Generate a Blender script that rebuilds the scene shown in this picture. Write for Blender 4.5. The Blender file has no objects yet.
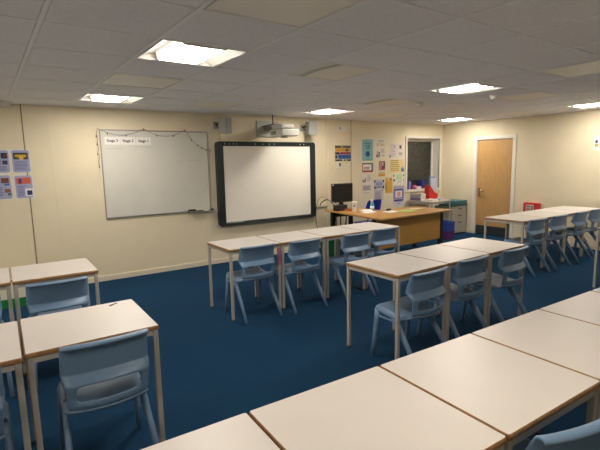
import bpy, bmesh, math, random
from mathutils import Vector, Matrix
random.seed(7)
sc = bpy.context.scene
COL = sc.collection
PI = math.pi

# ------------------------------------------------------------------ materials
def lin(c):
    return c / 12.92 if c <= 0.04045 else ((c + 0.055) / 1.055) ** 2.4
def rgb(h):
    h = h.lstrip('#')
    return tuple(lin(int(h[i:i + 2], 16) / 255) for i in (0, 2, 4)) + (1.0,)
_M = {}
def mat(name, col, rough=0.5, noise=0.0, scale=20.0, metal=0.0, spec=0.5, bump=0.0, bscale=None, stretch=None):
    if name in _M:
        return _M[name]
    m = bpy.data.materials.new(name)
    m.use_nodes = True
    nt = m.node_tree
    b = nt.nodes['Principled BSDF']
    c = rgb(col)
    b.inputs['Base Color'].default_value = c
    b.inputs['Roughness'].default_value = rough
    b.inputs['Metallic'].default_value = metal
    b.inputs['Specular IOR Level'].default_value = spec
    if noise > 0 or bump > 0:
        tc = nt.nodes.new('ShaderNodeTexCoord')
        mp = nt.nodes.new('ShaderNodeMapping')
        nt.links.new(tc.outputs['Object'], mp.inputs['Vector'])
        if stretch:
            mp.inputs['Scale'].default_value = stretch
        n = nt.nodes.new('ShaderNodeTexNoise')
        n.inputs['Scale'].default_value = scale
        n.inputs['Detail'].default_value = 5
        nt.links.new(mp.outputs[0], n.inputs['Vector'])
        if noise > 0:
            r = nt.nodes.new('ShaderNodeValToRGB')
            r.color_ramp.elements[0].position = 0.3
            r.color_ramp.elements[1].position = 0.7
            r.color_ramp.elements[0].color = tuple(max(0, x * (1 - noise)) for x in c[:3]) + (1,)
            r.color_ramp.elements[1].color = tuple(min(1, x * (1 + noise)) for x in c[:3]) + (1,)
            nt.links.new(n.outputs['Fac'], r.inputs['Fac'])
            nt.links.new(r.outputs['Color'], b.inputs['Base Color'])
        if bump > 0:
            n2 = n
            if bscale:
                n2 = nt.nodes.new('ShaderNodeTexNoise')
                n2.inputs['Scale'].default_value = bscale
                n2.inputs['Detail'].default_value = 3
                nt.links.new(mp.outputs[0], n2.inputs['Vector'])
            bp = nt.nodes.new('ShaderNodeBump')
            bp.inputs['Strength'].default_value = bump
            bp.inputs['Distance'].default_value = 0.01
            nt.links.new(n2.outputs['Fac'], bp.inputs['Height'])
            nt.links.new(bp.outputs[0], b.inputs['Normal'])
    _M[name] = m
    return m
def emit(name, col, strength):
    m = bpy.data.materials.new(name)
    m.use_nodes = True
    nt = m.node_tree
    nt.nodes.remove(nt.nodes['Principled BSDF'])
    e = nt.nodes.new('ShaderNodeEmission')
    e.inputs['Color'].default_value = rgb(col)
    e.inputs['Strength'].default_value = strength
    nt.links.new(e.outputs[0], nt.nodes['Material Output'].inputs['Surface'])
    return m

WALL = mat('cream_wall', '#e0d4b8', 0.75, 0.03, 3)
WALLSTRIP = mat('cream_strip', '#e1d6bc', 0.6)
CEIL = mat('ceiling_tile', '#f3f1f4', 0.9, 0.05, 60)
TBAR = mat('ceiling_bar', '#f8f7f8', 0.6)
CARPET = mat('navy_carpet', '#163a58', 0.95, 0.3, 130, bump=0.6, bscale=350, spec=0.1)
SKIRT = mat('cream_gloss', '#ded4bd', 0.4)
WHITEP = mat('white_paint', '#e2ddd2', 0.4)
LAM = mat('white_laminate', '#d9d3cd', 0.38, 0.02, 5, spec=0.4)
EDGE = mat('brown_edge', '#997145', 0.5, 0.25, 60)
STEEL = mat('beige_steel', '#ada8a1', 0.45)
DARKSTEEL = mat('dark_steel', '#5d574f', 0.5)
CHAIR = mat('blue_grey_plastic', '#6b88a8', 0.38, 0.03, 30, spec=0.5)
WB = mat('dry_wipe_white', '#d2d0c6', 0.13, 0.025, 4)
SCREEN = mat('screen_white', '#f0ebdf', 0.45, 0.01, 6)
BLACKP = mat('black_plastic', '#15181a', 0.4)
NAVYF = mat('dark_frame', '#1d2629', 0.35)
ALU = mat('aluminium', '#9b9c9a', 0.4, metal=0.5)
GREYP = mat('light_grey_plastic', '#a7a7a0', 0.5)
MIDG = mat('mid_grey_plastic', '#7e7f7c', 0.5)
WHITEPL = mat('white_plastic', '#e2e0d8', 0.4)
OAK = mat('oak_veneer', '#b58748', 0.4, 0.12, 6, stretch=(1, 12, 12))
OAKP = mat('oak_panel', '#ab7f3a', 0.45, 0.12, 6, stretch=(1, 12, 12))
DOORW = mat('maple_door', '#bd9560', 0.4, 0.08, 5, stretch=(1.5, 6, 1))
OAKEDGE = mat('oak_dark_edge', '#5f4426', 0.5)
PAPER = mat('white_paper', '#e4e0dc', 0.8)
INK = mat('dark_ink', '#2a2830', 0.8)
GREYT = mat('grey_print', '#a9a5a2', 0.8)
GLASS = mat('night_glass', '#2c312c', 0.15, 0.25, 25, spec=0.6)

def P(h):
    return mat('ink_' + h, '#' + h, 0.7)

# ------------------------------------------------------------------ mesh builder
class MB:
    def __init__(s):
        s.v = []; s.f = []; s.m = []; s.sm = []
    def add(s, vs, fs, mi=0, smooth=False):
        o = len(s.v)
        s.v += [tuple(v) for v in vs]
        for f in fs:
            s.f.append([i + o for i in f]); s.m.append(mi); s.sm.append(smooth)
        return s
    def box(s, x0, x1, y0, y1, z0, z1, mi=0, M=None):
        vs = [Vector((x, y, z)) for z in (z0, z1) for y in (y0, y1) for x in (x0, x1)]
        if M is not None:
            vs = [M @ v for v in vs]
        return s.add(vs, [(0, 2, 3, 1), (4, 5, 7, 6), (0, 1, 5, 4), (2, 6, 7, 3), (0, 4, 6, 2), (1, 3, 7, 5)], mi)
    def tube(s, pts, r, n=8, mi=0, smooth=True, ry=None, up=(0, 0, 1), square=False):
        pts = [Vector(p) for p in pts]
        rs = r if isinstance(r, (list, tuple)) else [r] * len(pts)
        rys = ry if isinstance(ry, (list, tuple)) else ([ry] * len(pts) if ry else rs)
        vs = []
        for i, p in enumerate(pts):
            d = (pts[min(i + 1, len(pts) - 1)] - pts[max(i - 1, 0)]).normalized()
            u = Vector(up)
            if abs(d.dot(u)) > 0.97:
                u = Vector((0, 1, 0))
            a = d.cross(u).normalized(); b = a.cross(d).normalized()
            for k in range(n):
                t = 2 * PI * (k + 0.5) / n
                ca, sa = math.cos(t), math.sin(t)
                vs.append(p + a * ca * rs[i] + b * sa * rys[i])
        fs = []
        for i in range(len(pts) - 1):
            for k in range(n):
                k2 = (k + 1) % n
                fs.append((i * n + k, i * n + k2, (i + 1) * n + k2, (i + 1) * n + k))
        s.add(vs, fs, mi, smooth)
        o = len(s.v) - len(vs)
        s.f.append([o + k for k in range(n)][::-1]); s.m.append(mi); s.sm.append(False)
        s.f.append([o + (len(pts) - 1) * n + k for k in range(n)]); s.m.append(mi); s.sm.append(False)
        return s
    def lathe(s, prof, n=16, c=(0, 0), mi=0, M=None):
        vs = []
        for r, z in prof:
            for k in range(n):
                t = 2 * PI * k / n
                v = Vector((c[0] + r * math.cos(t), c[1] + r * math.sin(t), z))
                vs.append(M @ v if M is not None else v)
        fs = []
        for i in range(len(prof) - 1):
            for k in range(n):
                k2 = (k + 1) % n
                fs.append((i * n + k, i * n + k2, (i + 1) * n + k2, (i + 1) * n + k))
        s.add(vs, fs, mi, True)
        o = len(s.v) - len(vs)
        s.f.append([o + k for k in range(n)][::-1]); s.m.append(mi); s.sm.append(False)
        s.f.append([o + (len(prof) - 1) * n + k for k in range(n)]); s.m.append(mi); s.sm.append(False)
        return s
    def prism(s, poly, z0, z1, mi=0, M=None):
        n = len(poly)
        vs = [Vector((x, y, z0)) for x, y in poly] + [Vector((x, y, z1)) for x, y in poly]
        if M is not None:
            vs = [M @ v for v in vs]
        fs = [list(range(n))[::-1], list(range(n, 2 * n))] + [[i, (i + 1) % n, n + (i + 1) % n, n + i] for i in range(n)]
        return s.add(vs, fs, mi)
    def build(s, name, mats, parent=None, loc=(0, 0, 0), rz=0.0, bevel=0.0, seg=2):
        me = bpy.data.meshes.new(name)
        me.from_pydata(s.v, [], s.f)
        for m in (mats if isinstance(mats, (list, tuple)) else [mats]):
            me.materials.append(m)
        for p, mi, sm in zip(me.polygons, s.m, s.sm):
            p.material_index = mi; p.use_smooth = sm
        bm = bmesh.new(); bm.from_mesh(me)
        bmesh.ops.recalc_face_normals(bm, faces=bm.faces)
        bm.to_mesh(me); bm.free()
        me.update()
        o = bpy.data.objects.new(name, me)
        COL.objects.link(o)
        if parent:
            o.parent = parent
        o.location = loc
        o.rotation_euler = (0, 0, rz)
        if bevel > 0:
            b = o.modifiers.new('bevel', 'BEVEL')
            b.width = bevel; b.segments = seg; b.limit_method = 'ANGLE'
        return o

def tag(o, label, cat, group=None):
    o['label'] = label; o['category'] = cat
    if group:
        o['group'] = group
    return o
def thing(name, label, cat, loc=(0, 0, 0), rz=0.0, group=None):
    o = bpy.data.objects.new(name, None)
    o.empty_display_size = 0.1
    COL.objects.link(o)
    o.location = loc; o.rotation_euler = (0, 0, rz)
    return tag(o, label, cat, group)
def struct(o):
    o['kind'] = 'structure'
    return o
KIDS = {}
def copy_tree(o, parent=None):
    c = o.copy()
    COL.objects.link(c)
    if parent:
        c.parent = parent
    for ch in [x for x in bpy.data.objects if x.parent == o]:
        copy_tree(ch, c)
    return c
def bake(o):
    dg = bpy.context.evaluated_depsgraph_get()
    me = bpy.data.meshes.new_from_object(o.evaluated_get(dg))
    o.modifiers.clear()
    o.data = me
    return o
def text_mesh(body, size, name='lettering', extrude=0.0008, align='CENTER', offset=0.0):
    cu = bpy.data.curves.new(name, 'FONT')
    cu.body = body; cu.size = size; cu.extrude = extrude; cu.offset = offset
    cu.align_x = align; cu.align_y = 'CENTER'
    tmp = bpy.data.objects.new(name, cu)
    COL.objects.link(tmp)
    dg = bpy.context.evaluated_depsgraph_get()
    me = bpy.data.meshes.new_from_object(tmp.evaluated_get(dg))
    bpy.data.objects.remove(tmp)
    return me

# ------------------------------------------------------------------ room shell
WY, RX, H = 6.461, 8.319, 2.354
LX, BY = -3.0, -1.0
NWIN = (7.165, 8.215, 0.955, 2.045)
struct(MB().box(LX, RX, BY, WY + 0.4, -0.06, 0.0).build('floor', CARPET))
# front wall with the window opening
x0, x1, z0, z1 = NWIN
b = MB()
b.box(LX, x0, WY, WY + 0.3, 0, H + 0.2); b.box(x1, RX + 0.2, WY, WY + 0.3, 0, H + 0.2)
b.box(x0, x1, WY, WY + 0.3, 0, z0); b.box(x0, x1, WY, WY + 0.3, z1, H + 0.2)
struct(b.build('wall_front', WALL))
# right wall with door opening
DY0, DY1, DZ = 4.79, 5.60, 1.985
b = MB()
b.box(RX, RX + 0.2, BY, DY0, 0, H + 0.2); b.box(RX, RX + 0.2, DY1, WY + 0.3, 0, H + 0.2)
b.box(RX, RX + 0.2, DY0, DY1, DZ, H + 0.2)
struct(b.build('wall_right', WALL))
struct(MB().box(LX - 0.2, LX, BY, WY + 0.3, 0, H + 0.2).build('wall_left', WALL))
struct(MB().box(LX - 0.2, RX + 0.2, BY - 0.2, BY, 0, H + 0.2).build('wall_back', WALL))
struct(MB().box(LX, RX - 0.002, WY - 0.014, WY, 0, 0.075).build('baseboard_front', SKIRT, bevel=0.004))
b = MB().box(RX - 0.014, RX, BY, DY0 - 0.06, 0, 0.075).box(RX - 0.014, RX, DY1 + 0.06, WY - 0.014, 0, 0.075)
struct(b.build('baseboard_right', SKIRT, bevel=0.004))

# suspended ceiling: tiles in a bar grid, open where a luminaire sits
GX0, GDX, GY0, GDY = 0.25, 0.642, 1.625, 0.604
def gx(i): return GX0 + GDX * i
def gy(j): return GY0 + GDY * j
LIT = [(1, 2), (1, 6), (6, 2), (6, 6), (11, 2), (11, 6), (1, -2), (11, -2), (-4, 2), (-4, 6), (-4, -2)]   # column, row; negative ones are unseen lights added to brighten the room
UNLIT = [(1, 0), (3, 2), (1, 4), (6, 0), (6, 4), (8, 2), (8, 6), (11, 4), (3, 6)]
HOLES = set(LIT + UNLIT)
b = MB()
for i in range(-6, 14):
    for j in range(-8, 9):
        if (i, j) in HOLES:
            continue
        xa, xb = max(gx(i), LX - 0.15), min(gx(i + 1), RX + 0.15)
        ya, yb = max(gy(j), BY), min(gy(j + 1), WY)
        if xb - xa < 0.02 or yb - ya < 0.02:
            continue
        b.box(xa + 0.0158, xb - 0.0158, ya + 0.0145, yb - 0.0145, H + 0.004, H + 0.02, 0)
for i in range(-5, 14):
    x = gx(i)
    if LX < x < RX:
        b.box(x - 0.012, x + 0.012, BY, WY, H, H + 0.03, 1)
for j in range(-7, 10):
    y = gy(j)
    if BY < y < WY:
        b.box(LX, RX, y - 0.009, y + 0.009, H + 0.0008, H + 0.03, 1)
b.v = [(x - 0.025 * (y - 3.4), y, z) for x, y, z in b.v]
# wall-edge angle and the slab above
b.box(LX, RX, WY - 0.022, WY, H - 0.0015, H + 0.03, 1); b.box(RX - 0.022, RX, BY, WY, H - 0.001, H + 0.03, 1)
b.box(LX, RX, BY, WY, H + 0.2, H + 0.25, 0)
struct(b.build('ceiling', [CEIL, TBAR]))

# vertical joint strips on the front wall
struct(MB().box(0.296, 0.309, WY - 0.003, WY + 0.001, 0.075, H).build('trim_1', mat('dark_joint', '#857a60', 0.8)))
struct(MB().box(0.59, 0.615, WY - 0.004, WY, 0.075, H).build('trim_2', WALLSTRIP))
struct(MB().box(5.01, 5.06, WY - 0.03, WY, 0.075, H).build('trim_3', WALLSTRIP, bevel=0.004))
struct(MB().box(5.603, 5.615, WY - 0.003, WY + 0.001, 0.075, H).build('trim_4', mat('joint_line', '#8d8266', 0.8)))  # darker line along the wall joint
struct(MB().box(4.72, 5.01, WY - 0.03, WY, 0.765, 0.815).build('trim_5', WALLSTRIP, bevel=0.004))

# window
w = MB()
w.box(x0 - 0.05, x0, WY - 0.015, WY + 0.02, z0 - 0.05, z1 + 0.05); w.box(x1, x1 + 0.05, WY - 0.015, WY + 0.02, z0 - 0.05, z1 + 0.05)
w.box(x0, x1, WY - 0.015, WY + 0.02, z1, z1 + 0.05)
w.box(x0, x1, WY - 0.03, WY + 0.02, z0 - 0.05, z0)
wo = struct(w.build('window_1', WHITEP))
w = MB()
w.box(x0, x1, WY + 0.02, WY + 0.27, z0 - 0.01, z0 + 0.004); w.box(x0 - 0.002, x0 + 0.012, WY + 0.02, WY + 0.27, z0, z1)
w.box(x1 - 0.012, x1 + 0.002, WY + 0.02, WY + 0.27, z0, z1); w.box(x0, x1, WY + 0.02, WY + 0.27, z1 - 0.012, z1 + 0.002)
w.build('window_reveal', WHITEP, wo)
w = MB()
fy = WY + 0.2
w.box(x0 + 0.012, x0 + 0.05, fy - 0.03, fy + 0.03, z0, z1 - 0.012); w.box(x1 - 0.05, x1 - 0.012, fy - 0.03, fy + 0.03, z0, z1 - 0.012)
w.box(x0 + 0.05, x1 - 0.05, fy - 0.03, fy + 0.03, z1 - 0.06, z1 - 0.012); w.box(x0 + 0.05, x1 - 0.05, fy - 0.03, fy + 0.03, z0, z0 + 0.05)
w.build('window_frame', WHITEP, wo, bevel=0.004)
MB().box(x0 + 0.05, x1 - 0.05, fy - 0.004, fy + 0.004, z0 + 0.05, z1 - 0.06).build('window_pane', GLASS, wo)

# door
d = struct(MB().box(RX + 0.02, RX + 0.064, DY0 + 0.025, DY1 - 0.025, 0.008, DZ - 0.025).build('door_1', DOORW, bevel=0.002))
MB().box(RX + 0.0165, RX + 0.0198, DY0 + 0.035, DY1 - 0.035, 0.012, 0.19).build('kick_plate', mat('dark_kick_plate', '#3c4246', 0.4, metal=0.3), d)
hy = DY1 - 0.085
hm = MB().box(RX + 0.008, RX + 0.0198, hy - 0.025, hy + 0.025, 0.80, 0.985)
hm.tube([(RX + 0.01, hy, 0.92), (RX - 0.045, hy, 0.92)], 0.011, 10)
hm.tube([(RX - 0.04, hy + 0.008, 0.92), (RX - 0.045, hy - 0.06, 0.922), (RX - 0.042, hy - 0.14, 0.918)], 0.014, 10)
hm.build('door_handle', mat('chrome', '#b7b2a4', 0.25, metal=1.0), d)
t = MB()
for ya, yb in ((DY0 - 0.055, DY0 + 0.012), (DY1 - 0.012, DY1 + 0.055)):
    t.box(RX - 0.016, RX, ya, yb, 0, DZ + 0.055)
t.box(RX - 0.016, RX, DY0 + 0.012, DY1 - 0.012, DZ - 0.012, DZ + 0.055)
struct(t.build('trim_6', WHITEP, bevel=0.003))
t = MB()
t.box(RX, RX + 0.1, DY0, DY0 + 0.023, 0, DZ); t.box(RX, RX + 0.1, DY1 - 0.023, DY1, 0, DZ); t.box(RX, RX + 0.1, DY0, DY1, DZ - 0.023, DZ)
struct(t.build('trim_7', WHITEP))

# ------------------------------------------------------------------ ceiling lights
LAMP = emit('lamp_diffuser_on', '#fff6e9', 50.0)
LAMPDIM = emit('lamp_diffuser_dimmed', '#fff2e0', 37.0)  # weaker glow for one added unseen light, tuned to the table below
LAMPSIDE = emit('lamp_side_glow', '#fff3de', 2.6)
LAMPOFF = mat('lamp_diffuser_off', '#f6efe4', 0.4)
WING = mat('luminaire_white', '#e9e6df', 0.45)
WINGG = mat('luminaire_grey', '#c4c0ba', 0.5)
def luminaire(i, j, lit, label, group):
    o = thing('ceiling_light', label, 'ceiling light', (gx(i) + GDX / 2 - 0.025 * (gy(j) + GDY / 2 - 3.4), gy(j) + GDY / 2, H), 0.025, group)
    hx, hy_ = GDX / 2 - 0.021, GDY / 2 - 0.0185
    M_ = Matrix(((1, 0, 0, 0), (0, 0, 1, 0), (0, 1, 0, 0), (0, 0, 0, 1)))
    hb = MB()
    hb.box(-hx, hx, -hy_, hy_, 0.056, 0.064)
    hb.box(-hx, hx, -hy_, -hy_ + 0.006, 0, 0.056); hb.box(-hx, hx, hy_ - 0.006, hy_, 0, 0.056)
    hb.box(-hx, -hx + 0.006, -hy_ + 0.006, hy_ - 0.006, 0, 0.056); hb.box(hx - 0.006, hx, -hy_ + 0.006, hy_ - 0.006, 0, 0.056)
    hb.build('housing', WING, o)
    ex, ey = hx - 0.0065, hy_ - 0.0065
    if not lit:
        xa = -ex
        if group.endswith('curved end'):
            xa = -0.13
            pts = [(-ex, 0.003)] + [(-0.175 + 0.0 * k, 0.003 + 0.02 * k) for k in range(3)] + [(-ex, 0.045)]
            MB().prism(pts, -ey, ey, 0, M_).build('reflector', WING, o)
            arc = [(-0.13 - 0.045 * math.sin(PI * k / 10) , -ey + 2 * ey * k / 10) for k in range(11)]
            MB().prism([(x - 0.03, y) for x, y in arc] + [(x + 0.03, y) for x, y in arc[::-1]], -0.0005, 0.02).build('end_cap', WINGG, o)
        MB().box(xa, ex, -ey, ey, 0.004, 0.02).build('diffuser', LAMPOFF, o)
        return o
    for sgn in (-1, 1):
        n = 8
        pts = [(sgn * (ex - (ex - 0.165) * k / n), 0.003 + 0.044 * math.sin(k / n * PI / 2)) for k in range(n + 1)] + [(sgn * 0.165, 0.055), (sgn * ex, 0.055)]
        MB().prism(pts, -ey, ey, 0, M_).build('reflector', WING, o)
    # diffuser trough: the flat bottom shines, its upright sides only glow
    zb = -0.002 if lit else 0.004
    db = MB()
    cs = [(-0.165, 0.054), (-0.160, zb + 0.012), (-0.145, zb), (0.145, zb), (0.160, zb + 0.012), (0.165, 0.054)]
    vs = [(x, yy, z) for yy in (-ey + 0.035, ey - 0.035) for x, z in cs]
    for k in range(6):
        k2 = (k + 1) % 6
        db.f.append([k, k2, 6 + k2, 6 + k]); db.m.append(0 if k in (1, 2, 3) else 1); db.sm.append(False)
    db.f += [list(range(6)), list(range(6, 12))]; db.m += [1, 1]; db.sm += [False, False]
    db.v = vs
    db.build('diffuser', [LAMPDIM if (i, j) == (1, -2) else LAMP, LAMPSIDE] if lit else [LAMPOFF, LAMPOFF], o)
    for yy in (-ey + 0.001, ey - 0.034):
        MB().prism([(-0.168, 0.055), (-0.163, zb + 0.012), (-0.146, zb - 0.002), (0.146, zb - 0.002), (0.163, zb + 0.012), (0.168, 0.055)], yy, yy + 0.033, 0, M_).build('end_cap', WING if lit else WINGG, o)
    return o
LLAB = {
 (1, 2): 'large lit square ceiling light at upper left, nearest of the lit ones',
 (1, 6): 'small lit square ceiling light close to the wall above the plain whiteboard',
 (6, 2): 'lit square ceiling light mid-room, left of the round smoke detector',
 (6, 6): 'lit square ceiling light just in front of the projector and right loudspeaker',
 (11, 2): 'lit square ceiling light at the right picture edge near the wall right of the door',
 (11, 6): 'lit square ceiling light in the far corner above the window and door',
 (1, 0): 'large unlit ceiling light at the top of the picture, nearest the camera',
 (3, 2): 'unlit ceiling light with grey curved end right of the large lit one',
 (1, 4): 'unlit ceiling light between the two lit lights at left',
 (6, 0): 'unlit beige ceiling light at the upper right edge of the picture',
 (6, 4): 'unlit ceiling light between the lit one by the projector and the lit one mid-room',
 (8, 2): 'unlit beige ceiling light beside the round white smoke detector',
 (8, 6): 'unlit ceiling light near the wall above the notices by the desk',
 (11, 4): 'unlit ceiling light in front of the door, behind the smoke detector',
 (3, 6): 'small unlit ceiling light above the gap between whiteboard and interactive board',
}
for ij in LIT:
    luminaire(ij[0], ij[1], True, LLAB.get(ij, 'unseen lit ceiling light added over the %s of the room, %s' % ({-4: 'far left', 1: 'left', 6: 'middle', 11: 'right'}[ij[0]], {-2: 'behind the near tables', 2: 'level with the left tables', 6: 'near the front wall'}[ij[1]])), 'lit ceiling lights')
for ij in UNLIT:
    luminaire(ij[0], ij[1], False, LLAB[ij], 'unlit ceiling lights with a grey curved end' if ij in ((3, 2), (6, 4)) else 'unlit ceiling lights')

def detector(x, y, label, s=1.0):
    o = thing('smoke_detector', label, 'smoke detector', (x, y, H), 0, 'ceiling detectors')
    MB().lathe([(0.055 * s, 0), (0.055 * s, -0.014), (0.05 * s, -0.018)], 20).build('base', WHITEPL, o)
    MB().lathe([(0.043 * s, -0.018), (0.041 * s, -0.042), (0.028 * s, -0.052), (0.001, -0.054)], 20).build('sensor_head', WHITEPL, o)
    return o
detector(5.13, 3.24, 'round white smoke detector on the ceiling left of the unlit beige light')
detector(4.84, 4.15, 'small white detector on the ceiling beside the unlit light, mid-room')
detector(0.12, 6.30, 'flat white dome on the ceiling at the left edge by the wall', 1.9)

# ------------------------------------------------------------------ tables
TW, TD, TH = 0.600, 0.582, 0.74
def make_table():
    o = thing('classroom_table', '', 'table')
    hw, hd = TW / 2 - 0.002, TD / 2 - 0.002
    t = MB()
    # bull-nosed top: white face, brown lipping around it
    def ring(inset, z):
        return [(-hw + inset, -hd + inset, z), (hw - inset, -hd + inset, z), (hw - inset, hd - inset, z), (-hw + inset, hd - inset, z)]
    def rounded(inset, z, r=0.012):
        pts = []
        for cx, cy, a0 in ((hw - r, hd - r, 0), (-hw + r, hd - r, PI / 2), (-hw + r, -hd + r, PI), (hw - r, -hd + r, 1.5 * PI)):
            for k in range(4):
                a = a0 + PI / 2 * k / 3
                pts.append((cx + (r - inset) * math.cos(a), cy + (r - inset) * math.sin(a), z))
        return pts
    rings = [rounded(0.004, TH - 0.024), rounded(0.0, TH - 0.019), rounded(0.0, TH - 0.008), rounded(0.0035, TH - 0.0005), rounded(0.0045, TH)]
    vs = [p for r in rings for p in r]
    n = len(rings[0])
    for k in range(len(rings) - 1):
        t.add([], [], 0)
    t.v = vs
    for k in range(len(rings) - 1):
        for q in range(n):
            q2 = (q + 1) % n
            t.f.append([k * n + q, k * n + q2, (k + 1) * n + q2, (k + 1) * n + q]); t.m.append(1); t.sm.append(k in (0, 2))
    t.f.append(list(range(n))[::-1]); t.m.append(1); t.sm.append(False)
    t.f.append(list(range((len(rings) - 1) * n, len(rings) * n))); t.m.append(0); t.sm.append(False)
    t.build('tabletop', [LAM, EDGE], o)
    f = MB()
    e = 0.006
    zt, zb = TH - 0.024, TH - 0.052
    f.box(-hw + e + 0.028, hw - e - 0.028, -hd + e + 0.002, -hd + e + 0.026, zb, zt)
    f.box(-hw + e + 0.028, hw - e - 0.028, hd - e - 0.026, hd - e - 0.002, zb, zt)
    f.box(-hw + e + 0.002, -hw + e + 0.026, -hd + e + 0.028, hd - e - 0.028, zb, zt)
    f.box(hw - e - 0.026, hw - e - 0.002, -hd + e + 0.028, hd - e - 0.028, zb, zt)
    f.build('frame', STEEL, o)
    s = 0.027
    for sx in (-1, 1):
        for sy in (-1, 1):
            xa = sx * (hw - e) if sx < 0 else hw - e - s
            ya = sy * (hd - e) if sy < 0 else hd - e - s
            leg = MB().box(xa, xa + s, ya, ya + s, 0.012, zt)
            lo = leg.build('leg', STEEL, o, bevel=0.004)
            MB().box(xa - 0.001, xa + s + 0.001, ya - 0.001, ya + s + 0.001, 0, 0.018).build('foot_cap', DARKSTEEL, lo)
    return o
T0 = make_table()
TABLES = []
_first = [True]
def table(x, y, label, group, rz=0.0, sc_=(1, 1)):
    if _first[0]:
        o = T0; _first[0] = False
    else:
        o = copy_tree(T0)
    o.location = (x, y, 0); o.rotation_euler = (0, 0, rz); o.scale = (sc_[0], sc_[1], 1)
    o['label'] = label; o['group'] = group; o['category'] = 'table'
    TABLES.append(o)
    return o

# row facing the interactive board
gA = 'four tables in a row before the interactive board'
lA = ['white square table at left end of the row before the black-framed board',
      'second white table from the left in the row before the black-framed board',
      'third white table from the left in the row before the black-framed board',
      'white table at right end of the row, nearest the oak teacher desk']
TA = []
for k in range(4):
    TA.append(table(1.803 + 0.604 * (k + 0.5), 4.185, lA[k], gA, 0.0, (1.006, 1.0)))
gB = 'three tables in the middle row'
lB = ['white square table at left end of the middle row of three',
      'centre white table of the middle row of three',
      'white table at right end of the middle row of three']
for k in range(3):
    x = 2.338 + 0.616 * (k + 0.5)
    table(x, 2.475 + 0.03 * (x - 2.345), lB[k], gB, 0.028, (1.024, 1.0))
gC = 'near row of tables along the bottom of the picture'
lC = ['white table at the bottom left of the near row, only its corner showing',
      'large white table at bottom centre of the near row',
      'third white table of the near row, just behind the rim of the near chair',
      'fourth white table of the near row, with the seam running to the right edge',
      'fifth white table of the near row at the right picture edge',
      'farthest white table of the near row, just a corner showing at right edge']
for k in range(6):
    x = 0.614 + 0.598 * (k - 0.5)
    a = -0.03
    table(x, 1.262 - 0.291 + a * (x - 0.629), lC[k], gC, a, (0.995, 1.0))
gD = 'row of tables by the door wall'
lD = ['white table at left end of the back row, nearest the door',
      'second white table from the left in the back row under the red wall box',
      'third white table in the back row by the cream right wall',
      'white table at the far right end of the back row against the right wall']
for k in range(4):
    table(5.735 + 0.592 * (k + 0.5), 3.41, lD[k], gD, 0.0, (0.986, 1.02))
table(5.785 + 0.31, 1.975, 'white table at the right picture edge, its grey leg before the back row chairs', 'single table at right', 0.0, (1.03, 1.03))
gL = 'tables at the left of the picture'
table(0.324, 2.556, 'big white table at left with one chair tucked in and a scrap on it', gL, 0.0, (1.02, 1.0))
table(-0.292, 2.532, 'white table cut off by the left edge beside the big left table', gL, 0.0, (1.02, 1.02))
table(0.306, 4.14, 'white table behind the big left one, under the lilac wall posters', gL, 0.0, (1.0, 1.05))
table(-0.296, 4.14, 'white table cut off by the left edge in front of the green tray', gL, 0.0, (1.0, 1.05))

# pink tape on the right rear... leg of the first table of the front row
for ch in TA[0].children:
    if ch.name.startswith('leg'):
        xs = [v.co.x for v in ch.data.vertices]; ys = [v.co.y for v in ch.data.vertices]
        if min(xs) > 0 and max(ys) < 0:
            tp_ = MB().box(min(xs) - 0.0015, max(xs) + 0.0015, min(ys) - 0.0015, max(ys) + 0.0015, 0.50, 0.685).build('tape', P('b9788c'), ch)
            tp_['label'] = 'pink tape wound round the leg'

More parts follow.
